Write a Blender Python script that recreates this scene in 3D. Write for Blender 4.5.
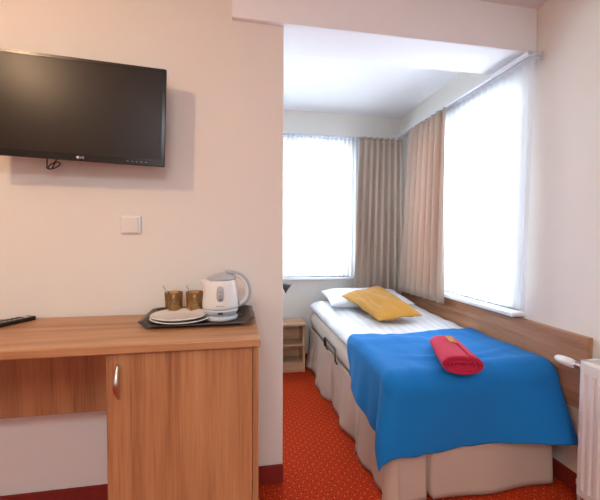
import bpy, bmesh, math, random
from mathutils import Vector, Matrix, noise
random.seed(7)
R = math.radians
sc = bpy.context.scene
for o in list(bpy.data.objects): bpy.data.objects.remove(o)

# ------------------------------------------------------------------ camera
cd = bpy.data.cameras.new('camera'); cam = bpy.data.objects.new('camera', cd); sc.collection.objects.link(cam)
cd.sensor_width = 36; cd.sensor_fit = 'HORIZONTAL'; cd.lens = 343.68 / 600 * 36; cd.clip_start = .02
cd.shift_x = 0.0; cd.shift_y = -0.003
yaw, pitch, roll = R(10.386), R(1.914), R(0.268)
fwd = Vector((math.sin(yaw)*math.cos(pitch), math.cos(yaw)*math.cos(pitch), -math.sin(pitch)))
rt = Vector((math.cos(yaw), -math.sin(yaw), 0)); up = rt.cross(fwd)
r2 = math.cos(roll)*rt + math.sin(roll)*up; u2 = -math.sin(roll)*rt + math.cos(roll)*up
M4 = Matrix((r2, u2, -fwd)).transposed().to_4x4(); M4.translation = Vector((0, 0, 1.251))
cam.matrix_world = M4
sc.camera = cam

# ------------------------------------------------------------------ light and exposure
sc.view_settings.view_transform = 'Standard'; sc.view_settings.look = 'None'
sc.view_settings.gamma = 1; sc.view_settings.use_curve_mapping = False
sc.view_settings.exposure = 0.30
w = bpy.data.worlds.new('sky'); sc.world = w; w.use_nodes = True
wb = w.node_tree.nodes['Background']; wb.inputs[0].default_value = (0.86, 0.93, 1.0, 1); wb.inputs[1].default_value = 17.0

def area(name, loc, rot, sx, sy, e, col=(1, 1, 1), portal=False):
    l = bpy.data.lights.new(name, 'AREA'); l.shape = 'RECTANGLE'; l.size = sx; l.size_y = sy; l.energy = e; l.color = col
    if portal: l.cycles.is_portal = True
    o = bpy.data.objects.new(name, l); sc.collection.objects.link(o); o.location = loc; o.rotation_euler = rot
    return o
area('daylight_portal', (.45, 3.50, 1.5), (R(-90), 0, 0), 1.3, 1.4, 1, portal=True)
area('daylight_portal', (1.83, 2.35, 1.5), (0, R(90), 0), 1.4, 1.3, 1, portal=True)
# added overhead fill light behind the camera, no fixture modelled
area('overhead_fill', (-.2, -1.1, 2.46), (0, 0, 0), 1.2, 1.2, 36, (.84, .95, 1))
area('rear_wall_fill', (.2, -2.70, 1.55), (R(90), 0, 0), 2.4, 1.6, 10, (.80, .94, 1))  # added cool fill in front of the rear wall, which has no window
LAMP = (-1.32, .46, 2.36)
pl = bpy.data.lights.new('ceiling_spot_bulb', 'POINT'); pl.energy = 25; pl.color = (1, .66, .40); pl.shadow_soft_size = .05
plo = bpy.data.objects.new('ceiling_spot_bulb', pl); sc.collection.objects.link(plo); plo.location = LAMP

# ------------------------------------------------------------------ materials
def newmat(name):
    m = bpy.data.materials.new(name); m.use_nodes = True
    return m, m.node_tree, m.node_tree.nodes['Principled BSDF']
def S(n, k, v):
    if k in n.inputs: n.inputs[k].default_value = v
def plain(name, col, rough=.5, metal=0, bump=0, bscale=60, spec=.5, sheen=0):
    m, t, b = newmat(name); S(b, 'Base Color', (*col, 1)); S(b, 'Roughness', rough); S(b, 'Metallic', metal)
    S(b, 'Specular IOR Level', spec); S(b, 'Sheen Weight', sheen)
    if bump:
        tc = t.nodes.new('ShaderNodeTexCoord'); n = t.nodes.new('ShaderNodeTexNoise'); n.inputs['Scale'].default_value = bscale
        n.inputs['Detail'].default_value = 4
        bp = t.nodes.new('ShaderNodeBump'); bp.inputs['Strength'].default_value = bump; bp.inputs['Distance'].default_value = .004
        t.links.new(tc.outputs['Object'], n.inputs['Vector']); t.links.new(n.outputs[0], bp.inputs['Height']); t.links.new(bp.outputs[0], b.inputs['Normal'])
    return m
def ramp(t, stops):
    r = t.nodes.new('ShaderNodeValToRGB'); e = r.color_ramp.elements
    e[0].position, e[0].color = stops[0][0], (*stops[0][1], 1); e[1].position, e[1].color = stops[-1][0], (*stops[-1][1], 1)
    for p, c in stops[1:-1]:
        x = e.new(p); x.color = (*c, 1)
    return r
def wood(name, axis, light, mid, dark, rough=.38, k=1.0):
    m, t, b = newmat(name); tc = t.nodes.new('ShaderNodeTexCoord')
    def nz(sl, sx, det, dist):
        mp = t.nodes.new('ShaderNodeMapping'); s = [sx*k]*3; s[axis] = sl*k; mp.inputs['Scale'].default_value = s
        n = t.nodes.new('ShaderNodeTexNoise'); n.inputs['Scale'].default_value = 1; n.inputs['Detail'].default_value = det
        n.inputs['Distortion'].default_value = dist
        t.links.new(tc.outputs['Object'], mp.inputs['Vector']); t.links.new(mp.outputs[0], n.inputs['Vector']); return n
    a = nz(1.1, 16, 6, .6); f = nz(5, 160, 3, 0)
    mx = t.nodes.new('ShaderNodeMix'); mx.data_type = 'FLOAT'; mx.inputs[0].default_value = .3
    t.links.new(a.outputs[0], mx.inputs[2]); t.links.new(f.outputs[0], mx.inputs[3])
    r = ramp(t, [(.33, dark), (.46, mid), (.62, light)])
    t.links.new(mx.outputs[0], r.inputs[0]); t.links.new(r.outputs[0], b.inputs['Base Color']); S(b, 'Roughness', rough)
    return m
WALL = plain('wall_paint', (.79, .755, .70), .9, bump=.12, bscale=220)
CEIL = plain('ceiling_paint', (.88, .90, .92), .9, bump=.1, bscale=200)
L_, M_, D_ = (.52, .265, .12), (.41, .19, .082), (.26, .105, .044)
WOODX = wood('walnut_laminate_lengthwise', 0, L_, M_, D_)
WOODZ = wood('walnut_laminate_upright', 2, L_, M_, D_)
WOODY = wood('walnut_panel', 1, (.50, .265, .145), (.39, .19, .095), (.25, .11, .052))
WOODN = wood('light_walnut_laminate', 0, (.62, .39, .235), (.54, .32, .18), (.43, .24, .13))
WHITE_PL = plain('white_plastic', (.8, .78, .75), .35)
WHITE_RAD = plain('white_enamel', (.80, .76, .73), .32)
RECESS = plain('radiator_shade_grey', (.55, .53, .52), .5)
WHITE_FR = plain('white_window_frame', (.82, .83, .85), .4)
BLACK = plain('black_plastic', (.012, .010, .010), .22)
BLACKM = plain('matt_black', (.02, .02, .02), .5)
CHROME = plain('brushed_nickel', (.62, .58, .54), .3, 1)
STEEL = plain('steel', (.55, .55, .56), .3, 1)
GREYP = plain('grey_plastic', (.42, .43, .45), .35)
LGREY = plain('light_grey_plastic', (.60, .62, .66), .3)
RAIL = plain('white_rail', (.72, .73, .76), .35)
RAILG = plain('grey_rail_groove', (.35, .36, .38), .5)
SCREEN = plain('tv_screen', (.020, .014, .011), .33, spec=.28)
LOGO = plain('silver_mark', (.75, .75, .75), .4)
TRAY = plain('dark_brown_tray', (.055, .035, .03), .3)
CERAMIC = plain('white_ceramic', (.82, .80, .76), .18)
CREAMC = plain('cream_ceramic', (.78, .68, .52), .25)
SKIRTM = plain('beige_fabric', (.54, .41, .33), .95, bump=.3, bscale=300)
BLUE = plain('blue_fleece', (.0, .175, .52), .95, bump=.25, bscale=350, sheen=.04)
PINK = plain('crimson_terry', (.62, .010, .065), .95, bump=1, bscale=420, sheen=.1)
GOLD = plain('gold_thread', (.75, .5, .12), .5)
MUSTARD = plain('mustard_velvet', (.50, .235, .022), .85, bump=.4, bscale=90, sheen=.1)
BASEB = plain('dark_red_baseboard', (.24, .018, .010), .9, bump=.5, bscale=300)
OVENW = plain('pillow_white', (.80, .82, .88), .9, bump=.2, bscale=40)
MATT = plain('mattress_cream', (.74, .67, .58), .9, bump=.5, bscale=40)
SHADEB = plain('lamp_black', (.03, .03, .035), .35)
SHADEW = plain('lamp_white_inside', (.85, .85, .85), .4)
LEDM, t_, b_ = newmat('warm_bulb'); S(b_, 'Emission Color', (1, .66, .38, 1)); S(b_, 'Emission Strength', 25)

def duvet_mat():
    m, t, b = newmat('striped_white_satin'); tc = t.nodes.new('ShaderNodeTexCoord')
    wv = t.nodes.new('ShaderNodeTexWave'); wv.wave_type = 'BANDS'; wv.bands_direction = 'X'; wv.inputs['Scale'].default_value = 5
    wv.inputs['Distortion'].default_value = .6; wv.inputs['Detail Scale'].default_value = .6
    r = ramp(t, [(.42, (.86, .87, .9)), (.58, (.76, .78, .83))])
    t.links.new(tc.outputs['Object'], wv.inputs['Vector']); t.links.new(wv.outputs[0], r.inputs[0]); t.links.new(r.outputs[0], b.inputs['Base Color'])
    r2 = ramp(t, [(.42, (.75,)*3), (.58, (.45,)*3)]); t.links.new(wv.outputs[0], r2.inputs[0]); t.links.new(r2.outputs[0], b.inputs['Roughness'])
    return m
DUVET = duvet_mat()
def carpet():
    m, t, b = newmat('red_dotted_carpet'); tc = t.nodes.new('ShaderNodeTexCoord')
    def dots(cell, rot, rad, off):
        mp = t.nodes.new('ShaderNodeMapping'); mp.inputs['Rotation'].default_value = (0, 0, R(rot)); mp.inputs['Scale'].default_value = (1/cell, 1/cell, 1)
        mp.inputs['Location'].default_value = (off, off, 0)
        t.links.new(tc.outputs['Object'], mp.inputs['Vector'])
        fr = t.nodes.new('ShaderNodeVectorMath'); fr.operation = 'FRACTION'; t.links.new(mp.outputs[0], fr.inputs[0])
        sx = t.nodes.new('ShaderNodeSeparateXYZ'); t.links.new(fr.outputs[0], sx.inputs[0])
        cb = t.nodes.new('ShaderNodeCombineXYZ'); t.links.new(sx.outputs[0], cb.inputs[0]); t.links.new(sx.outputs[1], cb.inputs[1])
        ds = t.nodes.new('ShaderNodeVectorMath'); ds.operation = 'DISTANCE'; ds.inputs[1].default_value = (.5, .5, 0); t.links.new(cb.outputs[0], ds.inputs[0])
        mr = t.nodes.new('ShaderNodeMapRange'); mr.inputs['From Min'].default_value = rad*1.5; mr.inputs['From Max'].default_value = rad*.6
        t.links.new(ds.outputs['Value'], mr.inputs['Value']); return mr
    n = t.nodes.new('ShaderNodeTexNoise'); n.inputs['Scale'].default_value = 130; n.inputs['Detail'].default_value = 3
    t.links.new(tc.outputs['Object'], n.inputs['Vector'])
    r = ramp(t, [(.32, (.25, .012, .004)), (.5, (.46, .034, .008)), (.68, (.62, .068, .014))]); t.links.new(n.outputs[0], r.inputs[0])
    last = r.outputs[0]
    for (cell, rot, rad, off, col, st) in ((.036, 45, .075, 0, (.85, .45, .20), .5), (.012, 45, .2, .3, (.55, .08, .02), .35)):
        d = dots(cell, rot, rad, off); ml = t.nodes.new('ShaderNodeMath'); ml.operation = 'MULTIPLY'; ml.inputs[1].default_value = st
        t.links.new(d.outputs[0], ml.inputs[0])
        mx = t.nodes.new('ShaderNodeMix'); mx.data_type = 'RGBA'; mx.inputs[7].default_value = (*col, 1)
        t.links.new(ml.outputs[0], mx.inputs[0]); t.links.new(last, mx.inputs[6]); last = mx.outputs[2]
    t.links.new(last, b.inputs['Base Color']); S(b, 'Roughness', 1); S(b, 'Specular IOR Level', .1)
    bp = t.nodes.new('ShaderNodeBump'); bp.inputs['Strength'].default_value = .5; bp.inputs['Distance'].default_value = .004
    t.links.new(n.outputs[0], bp.inputs['Height']); t.links.new(bp.outputs[0], b.inputs['Normal'])
    return m
CARPET = carpet()
def cloth_trans(name, col, tcol, ft, transp=0.0, weave=True):
    m = bpy.data.materials.new(name); m.use_nodes = True; t = m.node_tree; t.nodes.clear()
    out = t.nodes.new('ShaderNodeOutputMaterial'); d = t.nodes.new('ShaderNodeBsdfDiffuse'); d.inputs[0].default_value = (*col, 1)
    tr = t.nodes.new('ShaderNodeBsdfTranslucent'); tr.inputs[0].default_value = (*tcol, 1)
    mx = t.nodes.new('ShaderNodeMixShader'); mx.inputs[0].default_value = ft
    t.links.new(d.outputs[0], mx.inputs[1]); t.links.new(tr.outputs[0], mx.inputs[2]); last = mx.outputs[0]
    if transp:
        tp = t.nodes.new('ShaderNodeBsdfTransparent'); m2 = t.nodes.new('ShaderNodeMixShader'); m2.inputs[0].default_value = transp
        t.links.new(last, m2.inputs[1]); t.links.new(tp.outputs[0], m2.inputs[2]); last = m2.outputs[0]
    t.links.new(last, out.inputs[0]); return m
SHEER = cloth_trans('white_voile', (.86, .88, .9), (.9, .93, .97), .66, .2)
DRAPE = cloth_trans('taupe_drape', (.56, .465, .385), (.64, .36, .22), .25)
def glass_thin(name, col):
    m = bpy.data.materials.new(name); m.use_nodes = True; t = m.node_tree; t.nodes.clear()
    out = t.nodes.new('ShaderNodeOutputMaterial'); tp = t.nodes.new('ShaderNodeBsdfTransparent'); tp.inputs[0].default_value = (*col, 1)
    g = t.nodes.new('ShaderNodeBsdfGlossy'); g.inputs['Roughness'].default_value = .03
    fr = t.nodes.new('ShaderNodeFresnel'); fr.inputs[0].default_value = 1.45
    mx = t.nodes.new('ShaderNodeMixShader'); t.links.new(fr.outputs[0], mx.inputs[0]); t.links.new(tp.outputs[0], mx.inputs[1]); t.links.new(g.outputs[0], mx.inputs[2])
    t.links.new(mx.outputs[0], out.inputs[0]); return m
PANE = glass_thin('window_glass', (.96, .98, 1))
BROWNG = glass_thin('brown_glass', (.96, .78, .52))
_t = BROWNG.node_tree; _d = _t.nodes.new('ShaderNodeBsdfDiffuse'); _d.inputs[0].default_value = (.62, .36, .14, 1)
_m = _t.nodes.new('ShaderNodeMixShader'); _m.inputs[0].default_value = .2; _o = [n for n in _t.nodes if n.type == 'OUTPUT_MATERIAL'][0]
_t.links.new(_o.inputs[0].links[0].from_socket, _m.inputs[1]); _t.links.new(_d.outputs[0], _m.inputs[2]); _t.links.new(_m.outputs[0], _o.inputs[0])

# ------------------------------------------------------------------ helpers
def link(o): sc.collection.objects.link(o); return o
def tag(o, label, cat, group=None):
    o['label'] = label; o['category'] = cat
    if group: o['group'] = group
    return o
def thing(name, label, cat, loc=(0, 0, 0), group=None):
    o = bpy.data.objects.new(name, None); o.empty_display_size = .05; link(o); o.location = loc
    return tag(o, label, cat, group)
def off(p):
    v = Vector((0, 0, 0))
    while p is not None: v = v + p.location; p = p.parent
    return v
def obj(name, bm, mat, parent=None, smooth=False, origin=None):
    """bm in world coordinates -> one mesh object"""
    bmesh.ops.recalc_face_normals(bm, faces=bm.faces)
    me = bpy.data.meshes.new(name); o = bpy.data.objects.new(name, None if False else me)
    if parent is None and origin is None:
        vs = [v.co for v in bm.verts]
        origin = Vector(((min(v.x for v in vs)+max(v.x for v in vs))/2, (min(v.y for v in vs)+max(v.y for v in vs))/2, min(v.z for v in vs)))
    base = off(parent) if parent is not None else Vector(origin)
    if parent is None: o.location = base
    bmesh.ops.translate(bm, verts=bm.verts, vec=-base)
    bm.to_mesh(me); bm.free()
    if smooth:
        for p in me.polygons: p.use_smooth = True
        if smooth == 'auto':
            try: me.set_sharp_from_angle(angle=R(38))
            except Exception: pass
    me.materials.append(mat)
    link(o)
    if parent is not None: o.parent = parent
    return o
def struct(name, bm, mat, parent=None, smooth=False):
    o = obj(name, bm, mat, parent, smooth, origin=(0, 0, 0) if parent is None else None)
    if parent is None: o['kind'] = 'structure'
    return o
def NB(): return bmesh.new()
def box(bm, x0, x1, y0, y1, z0, z1, bev=0, seg=2):
    r = bmesh.ops.create_cube(bm, size=1); vs = r['verts']
    for v in vs:
        v.co = Vector((x0+(v.co.x+.5)*(x1-x0), y0+(v.co.y+.5)*(y1-y0), z0+(v.co.z+.5)*(z1-z0)))
    if bev:
        es = list({e for v in vs for e in v.link_edges})
        r = bmesh.ops.bevel(bm, geom=es, offset=bev, segments=seg, affect='EDGES', profile=.5)
    return bm
def B(*a, bev=0, seg=2): return box(NB(), *a, bev=bev, seg=seg)
def tube(bm, pts, rad, n=10, closed=False, caps=True):
    pts = [Vector(p) for p in pts]; N = len(pts); rings = []
    rads = rad if isinstance(rad, (list, tuple)) else [rad]*N
    nrm = None
    for i, p in enumerate(pts):
        a = pts[(i-1) % N] if (closed or i > 0) else p; b = pts[(i+1) % N] if (closed or i < N-1) else p
        tg = (b-a).normalized()
        if nrm is None:
            nrm = tg.orthogonal().normalized()
        nrm = (nrm - tg*nrm.dot(tg)).normalized(); bn = tg.cross(nrm)
        rings.append([bm.verts.new(p + (nrm*math.cos(2*math.pi*k/n)+bn*math.sin(2*math.pi*k/n))*rads[i]) for k in range(n)])
    for i in range(N if closed else N-1):
        A, C = rings[i], rings[(i+1) % N]
        for k in range(n): bm.faces.new((A[k], A[(k+1) % n], C[(k+1) % n], C[k]))
    if caps and not closed:
        bm.faces.new(list(reversed(rings[0]))); bm.faces.new(rings[-1])
    return bm
def lathe(bm, prof, c, n=36, axis='Z', sx=1, sy=1):
    rings = []
    for (r, h) in prof:
        if r < 1e-6: rings.append([bm.verts.new(_ax(c, 0, 0, h, axis, sx, sy))])
        else: rings.append([bm.verts.new(_ax(c, r*math.cos(2*math.pi*k/n), r*math.sin(2*math.pi*k/n), h, axis, sx, sy)) for k in range(n)])
    for A, C in zip(rings, rings[1:]):
        if len(A) == 1 and len(C) == 1: continue
        for k in range(n):
            k2 = (k+1) % n
            if len(A) == 1: bm.faces.new((A[0], C[k2], C[k]))
            elif len(C) == 1: bm.faces.new((A[k], A[k2], C[0]))
            else: bm.faces.new((A[k], A[k2], C[k2], C[k]))
    return bm
def _ax(c, a, b, h, axis, sx, sy):
    if axis == 'Z': return Vector((c[0]+a*sx, c[1]+b*sy, c[2]+h))
    if axis == 'Y': return Vector((c[0]+a*sx, c[1]+h, c[2]+b*sy))
    return Vector((c[0]+h, c[1]+a*sx, c[2]+b*sy))
def nz(x, y, z=0, s=1): return noise.noise(Vector((x*s, y*s, z*s)))
def grid(bm, nu, nv, f, thick=0):
    """f(i/nu, j/nv) -> Vector; open sheet, or closed with thickness along z-ish normal given by f2"""
    V = [[bm.verts.new(f(i/nu, j/nv)) for j in range(nv+1)] for i in range(nu+1)]
    for i in range(nu):
        for j in range(nv): bm.faces.new((V[i][j], V[i+1][j], V[i+1][j+1], V[i][j+1]))
    return bm
def solid(o, t, offset=0):
    m = o.modifiers.new('thickness', 'SOLIDIFY'); m.thickness = t; m.offset = offset; return o
def subs(o, n=1):
    m = o.modifiers.new('smooth', 'SUBSURF'); m.levels = n; m.render_levels = n; return o
def xf(bm, M):
    bmesh.ops.transform(bm, matrix=M, verts=bm.verts); return bm
def about(p, M): return Matrix.Translation(Vector(p)) @ M @ Matrix.Translation(-Vector(p))

# ------------------------------------------------------------------ key numbers (metres)
YW, XW = 1.712, .228          # face of the television wall and its free end
XR, YB = 1.648, 3.321         # right wall, back wall
ZA, ZC, ZBM = 2.474, 2.526, 2.285
XL, YF = -3.0, -2.8           # far side and wall behind the photographer
XA = -.62                     # hidden left side of the bed alcove

# ------------------------------------------------------------------ setting
struct('floor', B(XL-.15, XR+.22, YF-.15, YB+.22, -.12, 0), CARPET)
struct('ceiling', B(XL-.15, XR+.22, YF-.15, 1.75, ZC, ZC+.12), CEIL)
struct('ceiling_alcove', B(XA-.12, XR+.22, 1.75, YB+.22, ZA, ZC+.12), CEIL)
struct('trim_beam', B(-.022, XR, 1.687, 1.971, ZBM, ZC+.0, bev=.004), CEIL)
struct('wall_television', B(XL-.15, XW, YW, YW+.10, 0, ZC, bev=.004), WALL)
struct('wall_left', B(XL-.15, XL, YF-.15, YW, 0, ZC), WALL)
struct('wall_front', B(XL, XR, YF-.15, YF, 0, ZC), WALL)
struct('wall_alcove', B(XA-.12, XA, YW+.10, YB+.2, 0, ZC), WALL)
# back wall with opening
bx0, bx1, bz0, bz1 = -.15, 1.12, .85, 2.16
b = NB(); box(b, XA, bx0, YB, YB+.2, 0, ZC); box(b, bx1, XR+.2, YB, YB+.2, 0, ZC); box(b, bx0, bx1, YB, YB+.2, 0, bz0); box(b, bx0, bx1, YB, YB+.2, bz1, ZC)
struct('wall_back', b, WALL)
ry0, ry1, rz0, rz1 = 1.75, 2.98, .815, 2.16
b = NB(); box(b, XR, XR+.2, YF, ry0, 0, ZC); box(b, XR, XR+.2, ry1, YB, 0, ZC); box(b, XR, XR+.2, ry0, ry1, 0, rz0); box(b, XR, XR+.2, ry0, ry1, rz1, ZC)
struct('wall_right', b, WALL)
# baseboards
struct('baseboard_television', B(XL, XW+.002, YW-.012, YW, 0, .089, bev=.003), BASEB)
struct('baseboard_right', B(XR-.012, XR, YF, YB, 0, .089, bev=.003), BASEB)
struct('baseboard_back', B(XA, XR-.012, YB-.012, YB, 0, .089, bev=.003), BASEB)
# windows
def window(name, ax, a0, a1, z0, z1, p):
    """ax 'X': window in a wall facing -Y at plane y=p; 'Y': in the right wall at plane x=p"""
    def bb(bm, u0, u1, d0, d1, h0, h1, bev=.004):
        if ax == 'X': box(bm, u0, u1, p+d0, p+d1, h0, h1, bev=bev)
        else: box(bm, p+d0, p+d1, u0, u1, h0, h1, bev=bev)
        return bm
    root = bpy.data.objects.new(name, None); link(root); root['kind'] = 'structure'
    root.location = ((a0+a1)/2, p, z0) if ax == 'X' else (p, (a0+a1)/2, z0)
    f = .07; mid = (a0+a1)/2
    b = NB(); bb(b, a0, a0+f, .10, .16, z0, z1); bb(b, a1-f, a1, .10, .16, z0, z1); bb(b, a0+f, a1-f, .10, .16, z0, z0+f); bb(b, a0+f, a1-f, .10, .16, z1-f, z1)
    bb(b, mid-.05, mid+.05, .09, .16, z0+f, z1-f)
    struct('window_frame', b, WHITE_FR, root)
    for (s0, s1) in ((a0+f, mid-.05), (mid+.05, a1-f)):
        struct('window_pane', bb(NB(), s0, s1, .125, .131, z0+f, z1-f, 0), PANE, root)
    b = NB(); 
    if ax == 'X': box(b, a0-.03, a1+.03, p-.05, p+.10, z0-.022, z0, bev=.004)
    else: box(b, p-.085, p+.10, a0-.03, a1+.03, z0-.022, z0, bev=.004)
    struct('window_sill', b, WHITE_FR, root)
    return root
window('window_1', 'X', bx0, bx1, bz0, bz1, YB)
window('window_2', 'Y', ry0, ry1, rz0, rz1, XR)

# wooden wall panel behind the bed, along the right wall
def panel():
    t = thing('wall_panel', 'long brown wooden wall panel running beside the bed under the window', 'headboard', (1.63, 2.3, .42))
    obj('panel_board', B(1.619, 1.6465, 1.325, YB-.015, .425, .782, bev=.003), WOODY, t)
    return t
panel()

# curtain rails
t = thing('curtain_rail', 'double white curtain rail high on the right wall above its window', 'curtain rail', (XR, 2.3, 2.235))
for x in (1.545, 1.595):
    b = NB(); box(b, x-.011, x+.011, 1.63, YB-.02, 2.232, 2.250, bev=.002)
    obj('track', b, RAIL, t)
obj('track_groove', B(1.567, 1.573, 1.64, YB-.03, 2.238, 2.246), RAILG, t)
for y in (1.66, 2.3, 3.0):
    b = NB(); box(b, 1.54, XR, y-.012, y+.012, 2.250, 2.256); box(b, XR-.006, XR, y-.012, y+.012, 2.225, 2.275)
    obj('bracket', b, RAIL, t)
for x in (1.533, 1.583): obj('end_cap', B(x, x+.024, 1.620, 1.629, 2.229, 2.253, bev=.003), LGREY, t)
t = thing('curtain_rail', 'thin white curtain rail across the back wall above the far window', 'curtain rail', (.4, YB, 2.22))
obj('track', B(XA+.02, 1.50, 3.235, 3.257, 2.222, 2.240, bev=.002), RAIL, t)
for x in (-.3, .55, 1.4):
    obj('bracket', B(x-.012, x+.012, 3.24, YB, 2.240, 2.246), RAIL, t)

# curtains
def curtain(name, label, cat, P0, P1, zt, zb, nf, amp, mat, parent_loc, taper=(0, 0, 0, 0), seed=0, th=.0025, hdr=.03, irr=.5, hemwave=.0):
    """P0,P1 2D ends at the top; taper = offsets of the ends at the bottom (x0,y0,x1,y1)"""
    P0 = Vector(P0); P1 = Vector(P1); d = (P1-P0); L = d.length; d.normalize(); n = Vector((-d.y, d.x))
    Q0 = P0+Vector(taper[:2]); Q1 = P1+Vector(taper[2:])
    nu = nf*10; nv = 26
    b = NB()
    def f(u, v):
        vv = v; e = vv**.8
        A = P0.lerp(P1, u); C = Q0.lerp(Q1, u); p = A.lerp(C, e)
        ph = u*nf*2*math.pi + irr*2.2*nz(u*nf*.35, seed*3.1, vv*.5)
        a = amp*(.55+.45*vv) * (1 + irr*nz(u*nf*.4, seed+7.7, vv*.8)*1.2)
        s = math.sin(ph); s = math.copysign(abs(s)**.8, s)
        side = .35*amp*math.sin(2*ph+seed)
        p = p + n*(a*s) + d*side*.6
        z = zt + (zb-zt)*vv + hemwave*vv*nz(u*4, seed+2, 0)
        return Vector((p.x, p.y, z))
    grid(b, nu, nv, f)
    t = thing(name, label, cat, parent_loc)
    o = obj('fabric', b, mat, t, smooth=True)
    if th: solid(o, th)
    # gathered heading tape, glider hooks
    b = NB(); 
    def g(u, v):
        p = f(u, 0); q = f(u, .02); return Vector((p.x, p.y, zt+.001-v*hdr)) + Vector((n.x, n.y, 0))*(-.004)
    grid(b, nu, 1, g); h = obj('heading_tape', b, mat, t, smooth=True); solid(h, .002)
    g0 = None
    for k in range(nf+1):
        p = P0.lerp(P1, k/nf); q = Vector((p.x, p.y, zt))-Vector(parent_loc)
        if g0 is None: g0 = obj('glider', tube(NB(), [(parent_loc[0], parent_loc[1], parent_loc[2]-.006), (parent_loc[0], parent_loc[1], parent_loc[2]+.003)], .0025, 6), WHITE_PL, t); g = g0
        else: g = g0.copy(); link(g)
        g.parent = t; g.location = q
    return t
curtain('sheer_curtain', 'white sheer curtain over the far window left of the taupe drape', 'sheer curtain', (-.25, 3.246), (1.18, 3.246), 2.218, .868, 34, .012, SHEER, (.46, 3.246, 2.2), seed=1, th=0)
curtain('sheer_curtain', 'white sheer curtain over the right wall window beside the bed', 'sheer curtain', (1.595, 1.640), (1.595, 2.95), 2.228, .842, 24, .014, SHEER, (1.595, 2.3, 2.2), seed=4, th=0, taper=(-.02, 0, -.02, 0))
curtain('drape', 'taupe drape hanging on the back wall right of the far window', 'curtain', (1.165, 3.195), (1.60, 3.195), 2.218, .668, 7, .028, DRAPE, (1.38, 3.2, 2.2), seed=2, taper=(-.055, -.03, .0, -.03), irr=.8)
curtain('drape', 'taupe drape hanging on the right wall beside the bed pillow', 'curtain', (1.545, 2.365), (1.545, 2.955), 2.228, .745, 7, .030, DRAPE, (1.55, 2.66, 2.2), seed=5, taper=(-.0, .01, -.03, .10), irr=.8, hemwave=.03)

# ------------------------------------------------------------------ desk
t = thing('desk', 'long walnut desk with mini cabinet standing against the television wall', 'desk', (-.8, 1.46, 0))
obj('tabletop', B(-1.95, .082, 1.222, YW-.014, .857, .885, bev=.003), WOODX, t)
obj('side_panel', B(.056, .076, 1.238, YW-.016, 0.0, .857, bev=.001), WOODZ, t)
obj('side_panel', B(-.43, -.41, 1.257, YW-.016, 0.0, .857, bev=.001), WOODZ, t)
obj('side_panel', B(-1.93, -1.91, 1.226, YW-.016, 0.0, .857, bev=.001), WOODZ, t)
obj('cabinet_back', B(-.41, .056, YW-.03, YW-.018, .08, .857), WOODZ, t)
obj('cabinet_floor', B(-.41, .056, 1.258, YW-.03, .08, .098), WOODX, t)
obj('plinth', B(-.41, .056, 1.27, 1.286, 0, .08), WOODX, t)
obj('modesty_panel', B(-1.91, -.43, 1.60, 1.618, .490, .857, bev=.001), WOODZ, t)
dr = obj('cabinet_door', B(-.434, .054, 1.238, 1.256, .012, .853, bev=.0015), WOODZ, t)
b = NB(); pts = []; rr = []
for k in range(19):
    a = k/18; pts.append((-.394, 1.235-.030*math.sin(math.pi*a), .700+.118*a)); rr.append(.0032+.0042*math.sin(math.pi*a))
tube(b, pts, rr, 12)
bmesh.ops.scale(b, vec=(1.25, 1, 1), space=Matrix.Translation((.394, 0, 0)), verts=b.verts)
obj('bow_handle', b, CHROME, dr, smooth=True)

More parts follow.
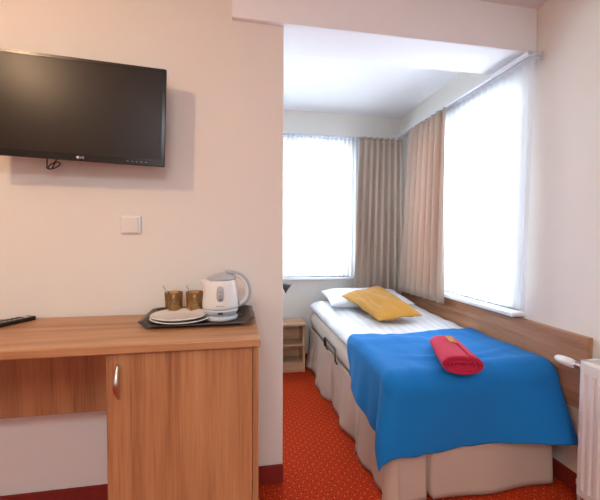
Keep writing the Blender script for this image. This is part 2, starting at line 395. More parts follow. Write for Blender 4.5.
# ------------------------------------------------------------------ television
def tv():
    W, H = .70, .420; cx, yf, cz = -.655, 1.592, 1.762
    t = thing('television', 'black flat television mounted on the wall above the desk', 'television', (cx, yf+.03, cz))
    MT = about((cx+.35, yf, cz), Matrix.Rotation(R(1.7), 4, 'Y') @ Matrix.Rotation(R(-2.0), 4, 'Z').inverted() @ Matrix.Rotation(R(0), 4, 'X'))
    x0, x1, z0, z1 = cx-W/2, cx+W/2, cz-H/2, cz+H/2
    b = NB(); box(b, x0, x1, yf, yf+.016, z0, z1, bev=.005, seg=3)
    # bezel ring: cut the panel area by an inset pushed inwards
    b.faces.ensure_lookup_table()
    ff = [f for f in b.faces if abs(f.normal.y) > .9 and f.calc_center_median().y < yf+.002 and f.calc_area() > .1]
    obj('casing', xf(b, MT), BLACK, t, smooth='auto')
    obj('bezel', xf(_ring(x0+.002, x1-.002, z0+.002, z1-.002, .012, .026, yf-.003, yf+.002), MT), BLACK, t)
    sx0, sx1, sz0, sz1 = x0+.014, x1-.014, z0+.028, z1-.014
    obj('screen', xf(B(sx0, sx1, yf-.0012, yf+.001, sz0, sz1), MT), SCREEN, t)
    b = NB(); box(b, cx-.24, cx+.24, yf+.014, yf+.048, z0+.06, z1-.05, bev=.012, seg=3); obj('rear_housing', xf(b, MT), BLACKM, t, smooth='auto')
    b = NB(); box(b, cx-.06, cx+.06, YW-.016, YW-.002, cz-.08, cz+.08, bev=.003); box(b, cx-.025, cx+.025, yf+.045, YW-.01, cz-.03, cz+.03, bev=.003)
    obj('wall_bracket', b, BLACKM, t)
    # maker's mark, bottom middle
    lx, lz = cx+.013, z0+.0135
    b = NB(); lathe(b, [(0, -.0005), (.0058, -.0005), (.0058, .0008), (0, .0008)], (lx, yf-.0042, lz), 24, 'Y')
    obj('logo_disc', xf(b, MT), LOGO, t)
    b = NB(); lathe(b, [(.0030, -.0004), (.0038, -.0004), (.0038, .0004), (.0030, .0004), (.0030, -.0004)], (lx, yf-.0050, lz), 20, 'Y')
    obj('logo_face', xf(b, MT), BLACKM, t)
    cu = bpy.data.curves.new('txt', 'FONT'); cu.body = 'LG'; cu.size = .0125; cu.extrude = .0003
    tmp = bpy.data.objects.new('txt', cu); link(tmp); dg = bpy.context.evaluated_depsgraph_get(); me = bpy.data.meshes.new_from_object(tmp.evaluated_get(dg))
    b = NB(); b.from_mesh(me); bpy.data.objects.remove(tmp)
    xf(b, MT @ Matrix.Translation((lx+.0078, yf-.0042, lz-.0042)) @ Matrix.Rotation(R(90), 4, 'X')); obj('logo_letters', b, LOGO, t)
    b = NB()
    for k in range(5): box(b, cx+.20+k*.018, cx+.206+k*.018, yf-.0038, yf-.0028, z0+.0125, z0+.0145)
    obj('button_marks', xf(b, MT), RAILG, t)
    # cable looping under the set
    c = (cx-.120, 1.655, z0+.002); pts = []
    for k in range(25):
        a = 2*math.pi*k/24*1.15-2.2
        pts.append((c[0]+.020*math.cos(a)+.012*math.sin(a), c[1]+.01*math.sin(a*.7), c[2]-.002+.017*math.sin(a)))
    pts = [(c[0]-.02, 1.65, z0+.06)]+pts+[(c[0]+.03, 1.65, z0+.06)]
    b = NB(); tube(b, pts, .0026, 8); obj('cable', b, BLACKM, t, smooth=True)
    return t
def _ring(x0, x1, z0, z1, wt, wb, y0, y1):
    b = NB()
    box(b, x0, x1, y0, y1, z0, z0+wb); box(b, x0, x1, y0, y1, z1-wt, z1)
    box(b, x0, x0+wt, y0, y1, z0+wb, z1-wt); box(b, x1-wt, x1, y0, y1, z0+wb, z1-wt); return b
tv()

# light switch
t = thing('light_switch', 'square white light switch on the wall below the television', 'light switch', (-.482, YW, 1.30))
obj('cover_plate', B(-.526, -.438, YW-.010, YW, 1.259, 1.345, bev=.006, seg=3), WHITE_PL, t, smooth='auto')
obj('rocker', xf(B(-.517, -.450, YW-.017, YW-.008, 1.267, 1.335, bev=.002), about((-.48, YW-.012, 1.30), Matrix.Rotation(R(4), 4, 'X'))), WHITE_PL, t)

# ------------------------------------------------------------------ tray and tea things
t = thing('serving_tray', 'dark brown rectangular tray with flared rim on the desk end', 'tray', (-.16, 1.55, .885))
def tray_bm():
    b = NB()
    def loop(x0, x1, y0, y1, z, c):
        P = [(x0+c, y0), (x1-c, y0), (x1, y0+c), (x1, y1-c), (x1-c, y1), (x0+c, y1), (x0, y1-c), (x0, y0+c)]
        return [b.verts.new((x, y, z)) for x, y in P]
    zb = .8855
    L = [loop(-.332, .022, 1.432, 1.675, zb, .02), loop(-.374, .062, 1.400, 1.692, zb+.028, .03), loop(-.382, .070, 1.393, 1.696, zb+.028, .03),
         loop(-.382, .070, 1.393, 1.696, zb+.031, .03), loop(-.370, .058, 1.404, 1.688, zb+.031, .03), loop(-.329, .019, 1.435, 1.672, zb+.004, .02)]
    for A, C in zip(L, L[1:]):
        for k in range(8): b.faces.new((A[k], A[(k+1) % 8], C[(k+1) % 8], C[k]))
    b.faces.new(L[0]); b.faces.new(L[-1]); return b
# rim lower at the front, as the photograph shows
tb = tray_bm()
for v in tb.verts:
    if v.co.y < 1.41 and v.co.z > .9: v.co.z -= .016; v.co.y += .012
obj('tray_body', tb, TRAY, t)
ZT = .8900
def plate(loc, r, label, rim=.016, mat=CERAMIC, cat='plate', grp=None, nm='plate'):
    b = NB(); prof = [(0, .002), (r*.52, .002), (r*.60, 0), (r*.64, .003), (r*.97, rim-.002), (r, rim+.001), (r*.985, rim+.0035), (r*.93, rim+.001), (r*.66, .0075), (r*.6, .006), (0, .006)]
    lathe(b, prof, loc, 48); o = obj(nm, b, mat, None, True, origin=loc); return tag(o, label, cat, grp)
plate((-.234, 1.530, ZT+.0005), .128, 'white round plate, the lower one of the stacked pair on the tray', grp='plates on the tray')
plate((-.243, 1.528, ZT+.0115), .117, 'white round plate, the upper one of the stacked pair on the tray', grp='plates on the tray')
def mug(loc, label):
    t = thing('glass_mug', label, 'mug', loc, 'brown glass mugs')
    b = NB(); h = .096; prof = [(0, 0), (.031, 0), (.033, .003), (.037, h), (.0385, h+.001), (.0395, h), (.0365, .004)]
    prof = [(0, 0), (.034, 0), (.036, .004), (.0400, h), (.0385, h+.001), (.0370, h), (.0335, .008), (0, .007)]
    lathe(b, prof, loc, 32); obj('glass_body', b, BROWNG, t, True)
    b = NB(); pts = [(loc[0]-.012+.0*k, loc[1]-.037-.020*math.sin(math.pi*k/10), loc[2]+.018+.055*k/10) for k in range(11)]
    tube(b, pts, .0038, 8); obj('handle', b, BROWNG, t, True)
    return t
def saucer(loc, label):
    return plate(loc, .066, label, rim=.010, mat=CREAMC, cat='saucer', grp='saucers under the mugs', nm='saucer')
def spoon(base, tip, label):
    t = thing('teaspoon', label, 'spoon', base, 'teaspoons in the mugs')
    A = Vector(base); Z = Vector(tip); d = (Z-A)
    pts = [A+d*(k/14) for k in range(15)]; rr = [.0016 + .0026*max(0, (k-10)/4)+.001*max(0, 1-k/3) for k in range(15)]
    b = NB(); tube(b, pts, rr, 8); obj('spoon_stem', b, STEEL, t, True)
    b = NB(); lathe(b, [(0, -.011), (.007, -.009), (.010, 0), (.007, .010), (0, .013)], A+Vector((0, 0, .004)), 14, 'Z', 1, .35); obj('spoon_bowl', b, STEEL, t, True)
for (mx, my, tx, la, ls) in ((-.286, 1.650, -.052, 'brown glass mug on the tray, left one behind the plates', 'left'), (-.193, 1.648, -.040, 'brown glass mug on the tray, right one beside the kettle', 'right')):
    sl = 'cream saucer under the left brown glass mug on the tray' if ls == 'left' else 'cream saucer under the brown glass mug nearest the kettle'
    saucer((mx+(-.030 if ls == 'left' else .016), my-.006, ZT), sl)
    mug((mx, my, ZT+.0075), la)
    spoon((mx+.010, my+.004, ZT+.026), (mx+tx*.95, my+.010, ZT+.134), 'teaspoon leaning in the left brown glass mug' if ls == 'left' else 'teaspoon leaning in the brown glass mug nearest the kettle')

# kettle
def kettle():
    c = (-.071, 1.545, ZT+.0003); K = 1.0
    t = thing('electric_kettle', 'white electric kettle with grey lid and handle on the tray', 'kettle', c); t.scale = (.97, .97, 1.01)
    b = NB(); lathe(b, [(0, 0), (.073, 0), (.077, .004), (.076, .012), (.066, .020), (0, .020)], c, 40); obj('power_base', b, LGREY, t, True)
    b = NB(); lathe(b, [(0, .021), (.060, .021), (.070, .026), (.078, .040), (.079, .048), (0, .048)], c, 40); obj('lower_band', b, LGREY, t, True)
    b = NB(); prof = [(0, .048), (.079, .048), (.0805, .058), (.0800, .080), (.0765, .115), (.0715, .148), (.0685, .165), (.0655, .171), (0, .171)]
    lathe(b, prof, c, 48)
    for v in b.verts:   # spout pulled out at the top left
        dx, dy, z = v.co.x-c[0], v.co.y-c[1], v.co.z-c[2]
        if z > .12 and dx < 0:
            k = max(0, -dx/.066-.62)/.38; v.co.x -= .020*k*max(0, (z-.12)/.048)**1.3; v.co.z += .004*k*(z-.12)/.048
    obj('kettle_body', b, WHITE_PL, t, True)
    b = NB(); lathe(b, [(0, .170), (.067, .170), (.066, .175), (.052, .187), (.025, .197), (0, .200)], c, 36)
    for v in b.verts:
        dx = v.co.x-c[0]; h = v.co.z-c[2]-.170
        v.co.z = c[2]+.170+h*(1+.25*max(-1, min(1, dx/.05)))
    obj('lid', b, GREYP, t, True)
    # handle: from lid rear over and down to the lower body (+X side)
    pts = []; P = [(.020, .201), (.058, .199), (.096, .184), (.122, .152), (.130, .115), (.121, .083), (.098, .063), (.074, .056)]
    for k in range(len(P)-1):
        for s in range(4):
            u = s/4; i0 = max(0, k-1); i3 = min(len(P)-1, k+2)
            q = [0.5*((2*P[k][j])+(-P[i0][j]+P[k+1][j])*u+(2*P[i0][j]-5*P[k][j]+4*P[k+1][j]-P[i3][j])*u*u+(-P[i0][j]+3*P[k][j]-3*P[k+1][j]+P[i3][j])*u**3) for j in (0, 1)]
            pts.append((c[0]+q[0], c[1]-.0*q[0], c[2]+q[1]))
    pts.append((c[0]+P[-1][0], c[1], c[2]+P[-1][1])); n = len(pts)
    b = NB(); tube(b, pts, [.0095]*n, 12)
    for v in b.verts: v.co.y = c[1]+(v.co.y-c[1])*1.35
    obj('handle', b, GREYP, t, True)
    b = NB(); tube(b, [(c[0]+(p[0]-c[0])*.93, c[1], c[2]+.004+(p[2]-c[2])*.95) for p in pts[5:-3]], .0088, 12)
    for v in b.verts: v.co.y = c[1]+(v.co.y-c[1])*1.45
    obj('handle_grip', b, WHITE_PL, t, True)
    # water window towards the camera
    def onbody(phi, z, e): 
        r = .079 + (z-.05)*(-.014/.1) if z < .15 else .064
        r = .0805-.0085*(max(0, (z-.052))/.10)**1.5
        return Vector((c[0]+(r+e)*math.sin(phi), c[1]-(r+e)*math.cos(phi), c[2]+z))
    b = NB(); n = 24; pc = .02; zc = .117
    ring = []; ring2 = []
    for k in range(n):
        a = 2*math.pi*k/n; ca, sa = math.cos(a), math.sin(a)
        du = .20*math.copysign(abs(ca)**.6, ca); dz = .031*math.copysign(abs(sa)**.75, sa)
        ring.append(b.verts.new(onbody(pc+du, zc+dz, .0035))); ring2.append(b.verts.new(onbody(pc+du*1.05, zc+dz*1.04, -.002)))
    m = b.verts.new(onbody(pc, zc, .0045))
    for k in range(n): b.faces.new((ring[k], ring[(k+1) % n], m)); b.faces.new((ring2[k], ring2[(k+1) % n], ring[(k+1) % n], ring[k]))
    obj('water_gauge', b, GREYP, t, True)
    b = NB()
    for z in (.095, .110, .125):
        p = onbody(pc, z, .0052); box(b, p.x-.003, p.x+.003, p.y-.001, p.y+.001, p.z-.0012, p.z+.0012)
    obj('gauge_mark', b, BLACKM, t)
    p = onbody(pc, .068, .002); obj('grey_lettering_strip', B(p.x-.018, p.x+.018, p.y-.0015, p.y+.004, p.z-.0013, p.z+.0013), GREYP, t)
    p = onbody(pc, .036, .000); obj('power_switch', B(p.x-.011, p.x+.011, p.y-.003, p.y+.006, p.z-.004, p.z+.004, bev=.002), BLACKM, t)
    b = NB(); tube(b, [(c[0]+.074, c[1]-.005, ZT+.006), (c[0]+.094, c[1]-.02, ZT+.008), (c[0]+.108, c[1]+.03, ZT+.014), (c[0]+.10, c[1]+.09, ZT+.016)], .003, 8); obj('power_cord', b, BLACKM, t, True)
kettle()

# remote control
t = thing('remote_control', 'black remote control lying on the left of the desk top', 'remote control', (-.92, 1.60, .885))
MR = Matrix.Translation((-.018, -.018, 0)) @ about((-.905, 1.60, .885), Matrix.Rotation(R(62), 4, 'Z'))
obj('remote_body', xf(B(-1.005, -.805, 1.577, 1.623, .8855, .9035, bev=.004), MR), BLACK, t)
obj('key_panel', xf(B(-1.000, -.825, 1.582, 1.618, .9025, .9045, bev=.0005), MR), GREYP, t)
b = NB()
for i in range(8):
    for j in range(3): box(b, -.995+i*.019, -.983+i*.019, 1.584+j*.0125, 1.592+j*.0125, .9044, .9062)
obj('keypad', xf(b, MR), BLACKM, t)

# ------------------------------------------------------------------ bed
BX0, BX1, BY0, BY1 = .715, 1.590, 1.465, 3.265
def topz(x, y):
    """height of the made-up bed"""
    e = (y-BY0)/(BY1-BY0)
    z = .592+.056*min(1, max(0, e)*1.15)
    return z + .008*nz(x*3, y*3) + .004*nz(x*9, y*7, 3)
t = thing('bed', 'single bed with beige pleated skirt along the right wall', 'bed', (1.15, 2.36, 0))
obj('bed_base', B(BX0+.02, BX1-.005, BY0+.02, BY1, .10, .36, bev=.01), SKIRTM, t)
for x in (BX0+.07, BX1-.06):
    for y in (BY0+.08, BY1-.08):
        b = NB(); lathe(b, [(0, 0), (.02, 0), (.025, .10), (0, .10)], (x, y, 0), 16); obj('leg', b, BLACKM, t)
def slab(x0, x1, y0, y1, z0, z1, p=12, nx=44, ny=70, namp=.004, ns=7, seed=0, zf=None, gather=0):
    b = NB(); cx, cy, hx, hy = (x0+x1)/2, (y0+y1)/2, (x1-x0)/2, (y1-y0)/2
    def par(a): 
        s = 2*a-1; return math.copysign(1-(1-abs(s))**1.7, s)
    def P(u, v, sgn):
        a, c = par(u), par(v)
        k = max(0, (1-abs(a)**p))**.5 * max(0, (1-abs(c)**p))**.5
        x, y = cx+a*hx, cy+c*hy
        zt = zf(x, y) if zf else z1
        zm = (z0+zt)/2; h = (zt-z0)/2
        z = zm + sgn*h*k
        x += namp*nz(x, y, z+seed, ns)*(1 if sgn > 0 else .3); z += namp*nz(x+5, y, z+seed, ns)*k*(1 if sgn > 0 else 0)
        return Vector((x, y, z))
    T = [[b.verts.new(P(i/nx, j/ny, 1)) for j in range(ny+1)] for i in range(nx+1)]
    Bm = [[T[i][j] if i in (0, nx) or j in (0, ny) else b.verts.new(P(i/nx, j/ny, -1)) for j in range(ny+1)] for i in range(nx+1)]
    for i in range(nx):
        for j in range(ny):
            b.faces.new((T[i][j], T[i+1][j], T[i+1][j+1], T[i][j+1])); b.faces.new((Bm[i][j], Bm[i][j+1], Bm[i+1][j+1], Bm[i+1][j]))
    return b
obj('mattress', slab(BX0-.012, BX1+.01, BY0, BY1, .36, .54, p=22, namp=.006, ns=9), MATT, t, True)
# skirt: strip going round left side and foot
def skirt():
    path = []      # (x, y, nx, ny, s)
    L1 = BY1-BY0; L2 = BX1-BX0
    n1, n2 = 170, 110
    for k in range(n1): path.append((BX0-.012, BY1-L1*k/n1, -1, 0, L1*k/n1, 0))
    for k in range(10):
        a = R(90)*k/10; path.append((BX0-.012+.03*(1-math.cos(a)), BY0-.012+.03*(1-math.sin(a)), -math.cos(a), -math.sin(a), L1+.03*a, 1))
    for k in range(n2+1): path.append((BX0+.018+(L2-.045)*k/n2, BY0-.012, 0, -1, L1+.05+L2*k/n2, 2))
    b = NB(); nv = 14; V = []
    for (x, y, nx, ny, s, w) in path:
        col = []
        for j in range(nv+1):
            v = j/nv; z = .375-.360*v
            if w == 0:
                a = .026*v*(math.sin(s*13+1.4*math.sin(s*5))*.75+1.1*nz(s*9, v*.6, 2)) + .030*v
                a -= .020*v*max(0, 1-abs(((s+.12) % .62)-.31)/.02)
            else:
                a = .014*v*(nz(s*3.5, v*.5, 8)) + .014*v + .004*v*math.sin(s*14)
            if w == 1: a += .020*v
            if w == 2:
                d = abs(x-.885)/.016
                if d < 1: a -= (.065*v+.006)*(1-d)**.5
            z += .006*math.sin(s*7)*v
            col.append(b.verts.new((x+nx*a, y+ny*a, max(z, .006))))
        V.append(col)
    for A, C in zip(V, V[1:]):
        for j in range(nv): b.faces.new((A[j], A[j+1], C[j+1], C[j]))
    o = obj('bed_skirt', b, SKIRTM, t, True); solid(o, .003)
skirt()
b = NB(); tube(b, [(BX0-.020, 2.58, .37), (BX0-.034, 2.58, .395), (BX0-.034, 2.58, .445), (BX0-.034, 2.57, .455), (BX0-.034, 2.325, .455), (BX0-.034, 2.315, .445), (BX0-.034, 2.315, .375), (BX0-.020, 2.315, .35)], .006, 8)
tube(b, [(BX0-.034, 2.58, .42), (BX0-.030, 2.62, .455), (BX0-.026, 2.66, .44), (BX0-.020, 2.67, .37)], .006, 8)
obj('mattress_retainer', b, SHADEB, t, True)

# duvet
dz = slab(BX0-.022, BX1+.020, BY0+.005, BY1-.05, .542, .62, p=16, namp=.014, ns=7, zf=lambda x, y: topz(x, y)+.010*max(0, nz(x*5, y*2.0, 9)), nx=60, ny=110)
for v in dz.verts:    # left edge sags over the mattress
    if v.co.x < BX0+.05: v.co.z -= .012*(BX0+.05-v.co.x)/.07; v.co.x -= .006*(1+nz(v.co.y*7, 3, 0))
o = obj('duvet', dz, DUVET, None, True); tag(o, 'white striped duvet covering the mattress between pillow and blue blanket', 'duvet')

def cushion(name, label, cat, c, hx, hy, hz, mat, M, p=3.2, corner=.10, wr=.012, seed=0, piping=None):
    b = NB(); n = 44
    def P(i, j, s):
        a = math.sin((i/n-.5)*math.pi); e = math.sin((j/n-.5)*math.pi)
        k = (max(0, 1-abs(a)**p)*max(0, 1-abs(e)**p))**.5
        px = a*(1-corner*(1-abs(e)**2)*abs(a)**2*.6)*hx; py = e*(1-corner*(1-abs(a)**2)*abs(e)**2*.6)*hy
        z = s*hz*k
        w = wr*nz(a*2+seed, e*2, s)*k + wr*.6*nz(a*5+seed, e*1.5, s+4)*k
        return Vector((px, py, z+w))
    T = [[b.verts.new(P(i, j, 1)) for j in range(n+1)] for i in range(n+1)]
    Bm = [[T[i][j] if i in (0, n) or j in (0, n) else b.verts.new(P(i, j, -1)) for j in range(n+1)] for i in range(n+1)]
    for i in range(n):
        for j in range(n):
            b.faces.new((T[i][j], T[i+1][j], T[i+1][j+1], T[i][j+1])); b.faces.new((Bm[i][j], Bm[i][j+1], Bm[i+1][j+1], Bm[i+1][j]))
    xf(b, Matrix.Translation(c) @ M)
    return b
pm = Matrix.Rotation(R(-4), 4, 'Z') @ Matrix.Rotation(R(5), 4, 'X')
b = cushion('pillow', '', '', Vector((1.135, 2.93, .707)), .365, .245, .052, OVENW, pm, wr=.014, seed=3)
o = obj('pillow', b, OVENW, None, True); tag(o, 'white pillow at the head of the bed under the mustard cushion', 'pillow')
b = cushion('cushion', '', '', Vector((0, 0, 0)), 1, 1, .045, MUSTARD, Matrix.Identity(4), p=3.4, corner=.13, wr=.026, seed=9)
CL, CB, CR, CT = Vector((.885, 2.865, .735)), Vector((.965, 2.215, .676)), Vector((1.330, 2.285, .680)), Vector((1.275, 2.96, .805))
for v in b.verts:   # the cushion leans from the pillow down to the duvet
    u, w_, h = (v.co.x+1)/2, (v.co.y+1)/2, v.co.z
    base = (CL*(1-u)+CT*u)*w_ + (CB*(1-u)+CR*u)*(1-w_)
    v.co = base + Vector((-.02, .13, .99))*(h*(1+.10*math.sin(u*9+w_*5))) + Vector((0, 0, .012*math.sin(w_*math.pi)))
o = obj('cushion', b, MUSTARD, None, True); tag(o, 'mustard yellow square cushion lying on the white pillow', 'cushion')

# blue blanket
def blanket():
    rs, rf = .045, .10; x0, x1, y0 = BX0-.030+rs, BX1+.020-rs, BY0-.022+rf
    yEnd = 2.06; nu, nv = 130, 120
    aL, aR, bF = .36, .12, .415
    ss = lambda e: max(0, min(1, e))**2*(3-2*max(0, min(1, e)))
    b = NB()
    def f(u, v):
        Sx = -aL + u*((x1-x0)+aL+aR); T = -bF + v*((yEnd-y0)+bF)
        t01 = max(0, min(1, T/(yEnd-y0)))
        a = max(0, -Sx)*(1-.30*t01); ar = max(0, Sx-(x1-x0)); bb = max(0, -T)
        xi = min(max(x0+Sx, x0), x1); yi = max(y0+T, y0)
        if v > .85: yi += (.030*math.sin(u*7+1)+.02*nz(u*6, 1, 1))*(v-.85)/.15
        if Sx < 0 and v > .8: yi -= .10*(v-.8)/.2*min(1, a/.2)
        z0 = topz(xi, yi)+.016
        side = 1 if ar > 0 else -1
        A = ar if ar > 0 else a
        d = math.sqrt(A*A+bb*bb)
        fold = .018*max(0, nz(xi*4, yi*6, 5))+.012*max(0, nz(xi*10, yi*3.5, 2))
        fold += .014*math.exp(-((yi-1.70-.10*math.sin(xi*4))/.03)**2)*max(0, math.sin((xi-.8)*4))
        fold += .013*math.exp(-((yi-1.58+.06*math.sin(xi*5+1))/.022)**2)*max(0, math.sin((xi-1.0)*5))
        if d < 1e-6: return Vector((xi, yi, z0+fold))
        z0 += fold
        cx_, sy_ = A/d, bb/d
        dx, dy = side*cx_, -sy_
        s2 = (2*cx_*sy_)**2
        r = rs*cx_*cx_+rf*sy_*sy_
        d *= 1-(.15 if side < 0 else .05)*s2
        q = math.pi*r/2
        flare = .10*cx_*cx_ + (.07+.30*ss((xi-1.15)/.42))*sy_*sy_
        if d < q: out, drop = r*math.sin(d/r), r*(1-math.cos(d/r))
        else: out, drop = r+flare*(d-q), r+.985*(d-q)
        hang = max(0, d-q)
        ripS = math.sin(yi*19+1.5*math.sin(yi*6))*.9 + nz(yi*9, drop, 4)
        ripF = .5*math.sin(xi*9+1)+1.1*nz(xi*5, drop, 7)
        out += (ripS*cx_*cx_ + ripF*sy_*sy_ + .9*s2*(side < 0))*.075*hang
        if A > 0 and bb > 0 and side < 0: out += .03*s2*min(1, hang/.2)
        X = xi+dx*out; 
        if side > 0: X = min(X, 1.607)
        z = z0-drop + .012*hang*nz(xi*6, yi*6, 3)
        return Vector((X, yi+dy*out, z))
    grid(b, nu, nv, f)
    o = obj('blanket', b, BLUE, None, True); solid(o, .006, 1)
    tag(o, 'bright blue blanket draped over the foot of the bed', 'blanket')
blanket()

# towel: a sheet rolled to a flattened roll
def towel():
    n = 150; turns = 5.2; L = .37; c = Vector((1.085, 1.580, topz(1.11, 1.55)+.018)); hh = .052
    t = thing('rolled_towel', 'crimson pink rolled towel lying on the blue blanket', 'towel', c)
    b = NB(); rows = 16; V = []
    for i in range(n+1):
        a = i/n; th = 2*math.pi*turns*a; rad = .16+.84*a
        ex = math.cos(th)*rad; ez = math.sin(th)*rad
        ex = math.copysign(abs(ex)**.92, ex)
        col = []
        for j in range(rows+1):
            v = j/rows; w = .098-.018*v; h = .047-.007*v
            e = .010*(1-a) 
            bulge = 1+.03*math.sin(v*math.pi)+.02*nz(th*.6, v*4, 1)
            col.append(b.verts.new((ex*w*bulge, (v-.5)*L+(e if j == 0 else 0)+.012*nz(th*.3, 0, 5)*(1-v), ez*h*bulge+hh)))
        V.append(col)
    for A, C in zip(V, V[1:]):
        for j in range(rows): b.faces.new((A[j], A[j+1], C[j+1], C[j]))
    M = Matrix.Translation(c) @ Matrix.Rotation(R(-20), 4, 'Z')
    xf(b, M); o = obj('towel_roll', b, PINK, t, True); solid(o, .0085, -1)
    # gold embroidery on the top of the roll
    b = NB()
    for k in range(5):
        y0 = .015+.022*k; pts = []
        for s in range(9):
            u = s/8; x = .012+.018*math.sin(u*6.28+k); y = y0+.018*u
            zz = hh+.0485*math.sqrt(max(0, 1-(x/.093)**2))
            pts.append((x, y, zz))
        tube(b, pts, .0017, 6)
    xf(b, M); obj('embroidery', b, GOLD, t, True)
towel()

# ------------------------------------------------------------------ bedside table
t = thing('bedside_table', 'small open walnut bedside table with two shelves left of the bed', 'bedside table', (.42, 3.19, 0))
nx0, nx1, ny0, ny1 = .20, .618, 3.085, 3.300
obj('table_top', B(nx0-.004, nx1+.004, ny0-.006, ny1, .432, .452, bev=.002), WOODN, t)
obj('side_panel', B(nx1-.020, nx1, ny0, ny1, 0, .432, bev=.001), WOODN, t)
obj('side_panel', B(nx0, nx0+.020, ny0, ny1, 0, .432, bev=.001), WOODN, t)
obj('shelf', B(nx0+.02, nx1-.02, ny0+.006, ny1, .238, .258, bev=.001), WOODN, t)
obj('shelf', B(nx0+.02, nx1-.02, ny0+.006, ny1, .065, .085, bev=.001), WOODN, t)
obj('plinth', B(nx0+.02, nx1-.02, ny0+.010, ny0+.026, 0, .065), WOODN, t)
obj('back_rail', B(nx0+.02, nx1-.02, ny1-.014, ny1, .085, .20), WOODN, t)
obj('back_rail', B(nx0+.02, nx1-.02, ny1-.014, ny1, .258, .36), WOODN, t)

# reading lamp on the back wall, mostly behind the television wall
t = thing('wall_lamp', 'small black reading lamp with cone shade above the bedside table', 'wall lamp', (.33, YB, .80))
A = Vector((.400, 3.12, .820)); D = Vector((.78, -.28, -.52)).normalized(); q = D.to_track_quat('Z', 'Y').to_matrix().to_4x4()
b = NB(); lathe(b, [(0, 0), (.012, 0), (.016, .012), (.052, .082), (.054, .086)], (0, 0, 0), 28); xf(b, Matrix.Translation(A) @ q); o = obj('lamp_shade', b, SHADEB, t, True)
b = NB(); lathe(b, [(0, .008), (.012, .012), (.050, .085)], (0, 0, 0), 28); xf(b, Matrix.Translation(A) @ q); obj('shade_lining', b, SHADEW, t, True)
b = NB(); lathe(b, [(0, .02), (.012, .03), (.016, .05), (.010, .066), (0, .070)], (0, 0, 0), 16); xf(b, Matrix.Translation(A) @ q); obj('bulb', b, SHADEW, t, True)
b = NB(); tube(b, [A+D*.004, A+Vector((-.05, .02, .02)), (.33, 3.22, .84), (.30, YB-.02, .82)], .006, 8); obj('lamp_arm', b, SHADEB, t, True)
b = NB(); lathe(b, [(0, -.022), (.035, -.022), (.038, -.002), (0, -.002)], (.30, YB, .82), 24, 'Y'); obj('wall_mount', b, SHADEB, t, True)

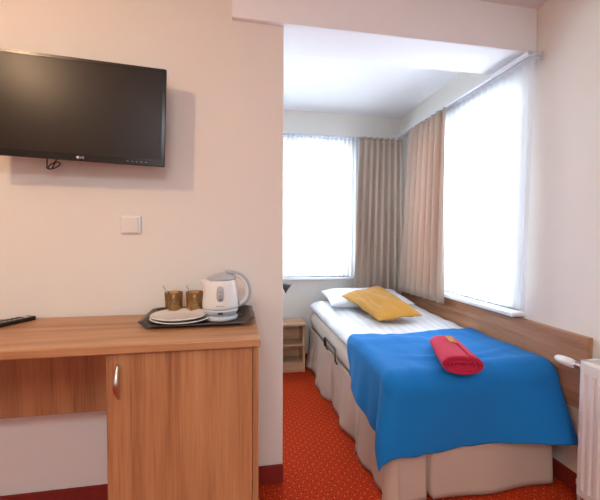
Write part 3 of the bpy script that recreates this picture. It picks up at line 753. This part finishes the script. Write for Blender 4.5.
# ------------------------------------------------------------------ radiator
def radiator():
    X0, X1, Y0, Y1, Z0, Z1 = 1.520, 1.615, .48, 1.276, .085, .702
    t = thing('radiator', 'white ribbed panel radiator on the right wall past the bed foot', 'radiator', ((X0+X1)/2, (Y0+Y1)/2, Z0))
    b = NB(); pitch_ = .0365; m = .020; ys = []; n = int((Y1-Y0-2*m)/pitch_)
    # profiled front sheet: raised flat with pressed channels
    def prof(y, z):
        d = 0
        if Z0+.035 < z < Z1-.055:
            k = (y-(Y0+m)) % pitch_/pitch_
            if .28 < k < .72: d = 1
            elif .18 < k <= .28: d = (k-.18)/.10
            elif .72 <= k < .82: d = (.82-k)/.10
        return d
    zs = [Z0, Z0+.034, Z0+.036, Z0+.046] + [Z0+.046+(Z1-.068-Z0-.046)*i/4 for i in range(1, 5)] + [Z1-.057, Z1-.054, Z1-.010, Z1]
    yk = [Y0]
    y = Y0+m
    while y < Y1-m-1e-6:
        for k in (0, .18, .28, .72, .82):
            if y+k*pitch_ < Y1-m: yk.append(y+k*pitch_)
        y += pitch_
    yk += [Y1-m, Y1]
    V = []
    for yy in yk:
        col = []
        for z in zs:
            dd = prof(yy+1e-5, z+1e-5)
            if yy <= Y0+m-1e-4 or yy >= Y1-m-1e-4: dd = 0
            x = X0+.009*dd
            if yy in (Y0, Y1) or z in (Z0, Z1): x = X0+.004
            col.append(b.verts.new((x, yy, z)))
        V.append(col)
    for A, C in zip(V, V[1:]):
        for j in range(len(zs)-1): b.faces.new((A[j], C[j], C[j+1], A[j+1]))
    o = obj('front_panel', b, WHITE_RAD, t); solid(o, .003, -1)
    obj('back_panel', B(X1-.012, X1, Y0+.003, Y1-.003, Z0+.005, Z1-.006, bev=.002), WHITE_RAD, t)
    for y in (Y0, Y1-.004): obj('end_panel', B(X0+.005, X1, y, y+.004, Z0+.02, Z1-.002, bev=.001), WHITE_RAD, t)
    b = NB(); box(b, X0+.003, X0+.013, Y0, Y1, Z1-.004, Z1+.003, bev=.001); box(b, X1-.012, X1, Y0, Y1, Z1-.004, Z1+.003, bev=.001)
    box(b, X0+.003, X1, Y1-.022, Y1, Z1-.004, Z1+.003, bev=.001); box(b, X0+.003, X1, Y0, Y0+.022, Z1-.004, Z1+.003, bev=.001)
    y = Y0+.03
    while y < Y1-.028: box(b, X0+.012, X1-.011, y, y+.004, Z1-.004, Z1+.001); y += .012
    obj('top_grille', b, WHITE_RAD, t)
    b = NB()
    for k in range(18): 
        y = Y0+.04+k*.042; box(b, X0+.02, X1-.02, y, y+.006, Z0+.03, Z1-.03)
    obj('convector_fins', b, RECESS, t)
    for y in (Y0+.15, Y1-.15): obj('wall_bracket', B(X1-.002, XR-.002, y-.012, y+.012, Z0+.1, Z1-.1), WHITE_RAD, t)
    b = NB(); tube(b, [(X0+.045, Y1-.002, Z0+.03), (X0+.045, Y1+.022, Z0+.03), (X0+.046, Y1+.024, Z0+.02), (X0+.046, Y1+.024, .003)], .009, 10)
    lathe(b, [(0, -.012), (.014, -.012), (.014, .012), (0, .012)], (X0+.045, Y1+.024, Z0+.03), 8)
    obj('pipe', b, WHITE_RAD, t, True)
    return t
radiator()
t = thing('thermostat_knob', 'white oval thermostat knob on the end of the radiator top', 'thermostat', (1.535, 1.30, .675))
b = NB(); lathe(b, [(0, 0), (.010, 0), (.011, .020), (.015, .022), (.015, .036), (0, .036)], (1.535, 1.278, .668), 20, 'Y'); obj('valve_collar', b, STEEL, t, True)
b = NB(); lathe(b, [(0, .018), (.014, .018), (.019, .028), (.0215, .045), (.0222, .065), (.021, .088), (.017, .106), (.010, .117), (0, .120)], (1.533, 1.292, .668), 32, 'Y'); o = obj('knob', b, WHITE_PL, t, True)
b = NB()
for (dy, h) in ((.052, .010), (.057, .006), (.062, .010)): box(b, 1.5122, 1.5135, 1.292+dy-.001, 1.292+dy+.001, .668-h/2, .668+h/2)
obj('scale_mark', b, GREYP, o)

# ceiling spot lamp that warms the television wall (outside the frame)
t = thing('ceiling_lamp', 'warm ceiling lamp hanging before the television wall', 'ceiling lamp', (LAMP[0], LAMP[1], ZC))
b = NB(); lathe(b, [(0, -.03), (.05, -.03), (.055, 0), (0, 0)], (LAMP[0], LAMP[1], ZC), 24); obj('canopy', b, WHITE_PL, t, True)
b = NB(); tube(b, [(LAMP[0], LAMP[1], ZC-.03), (LAMP[0], LAMP[1], LAMP[2]+.065)], .006, 8); obj('stem', b, WHITE_PL, t, True)
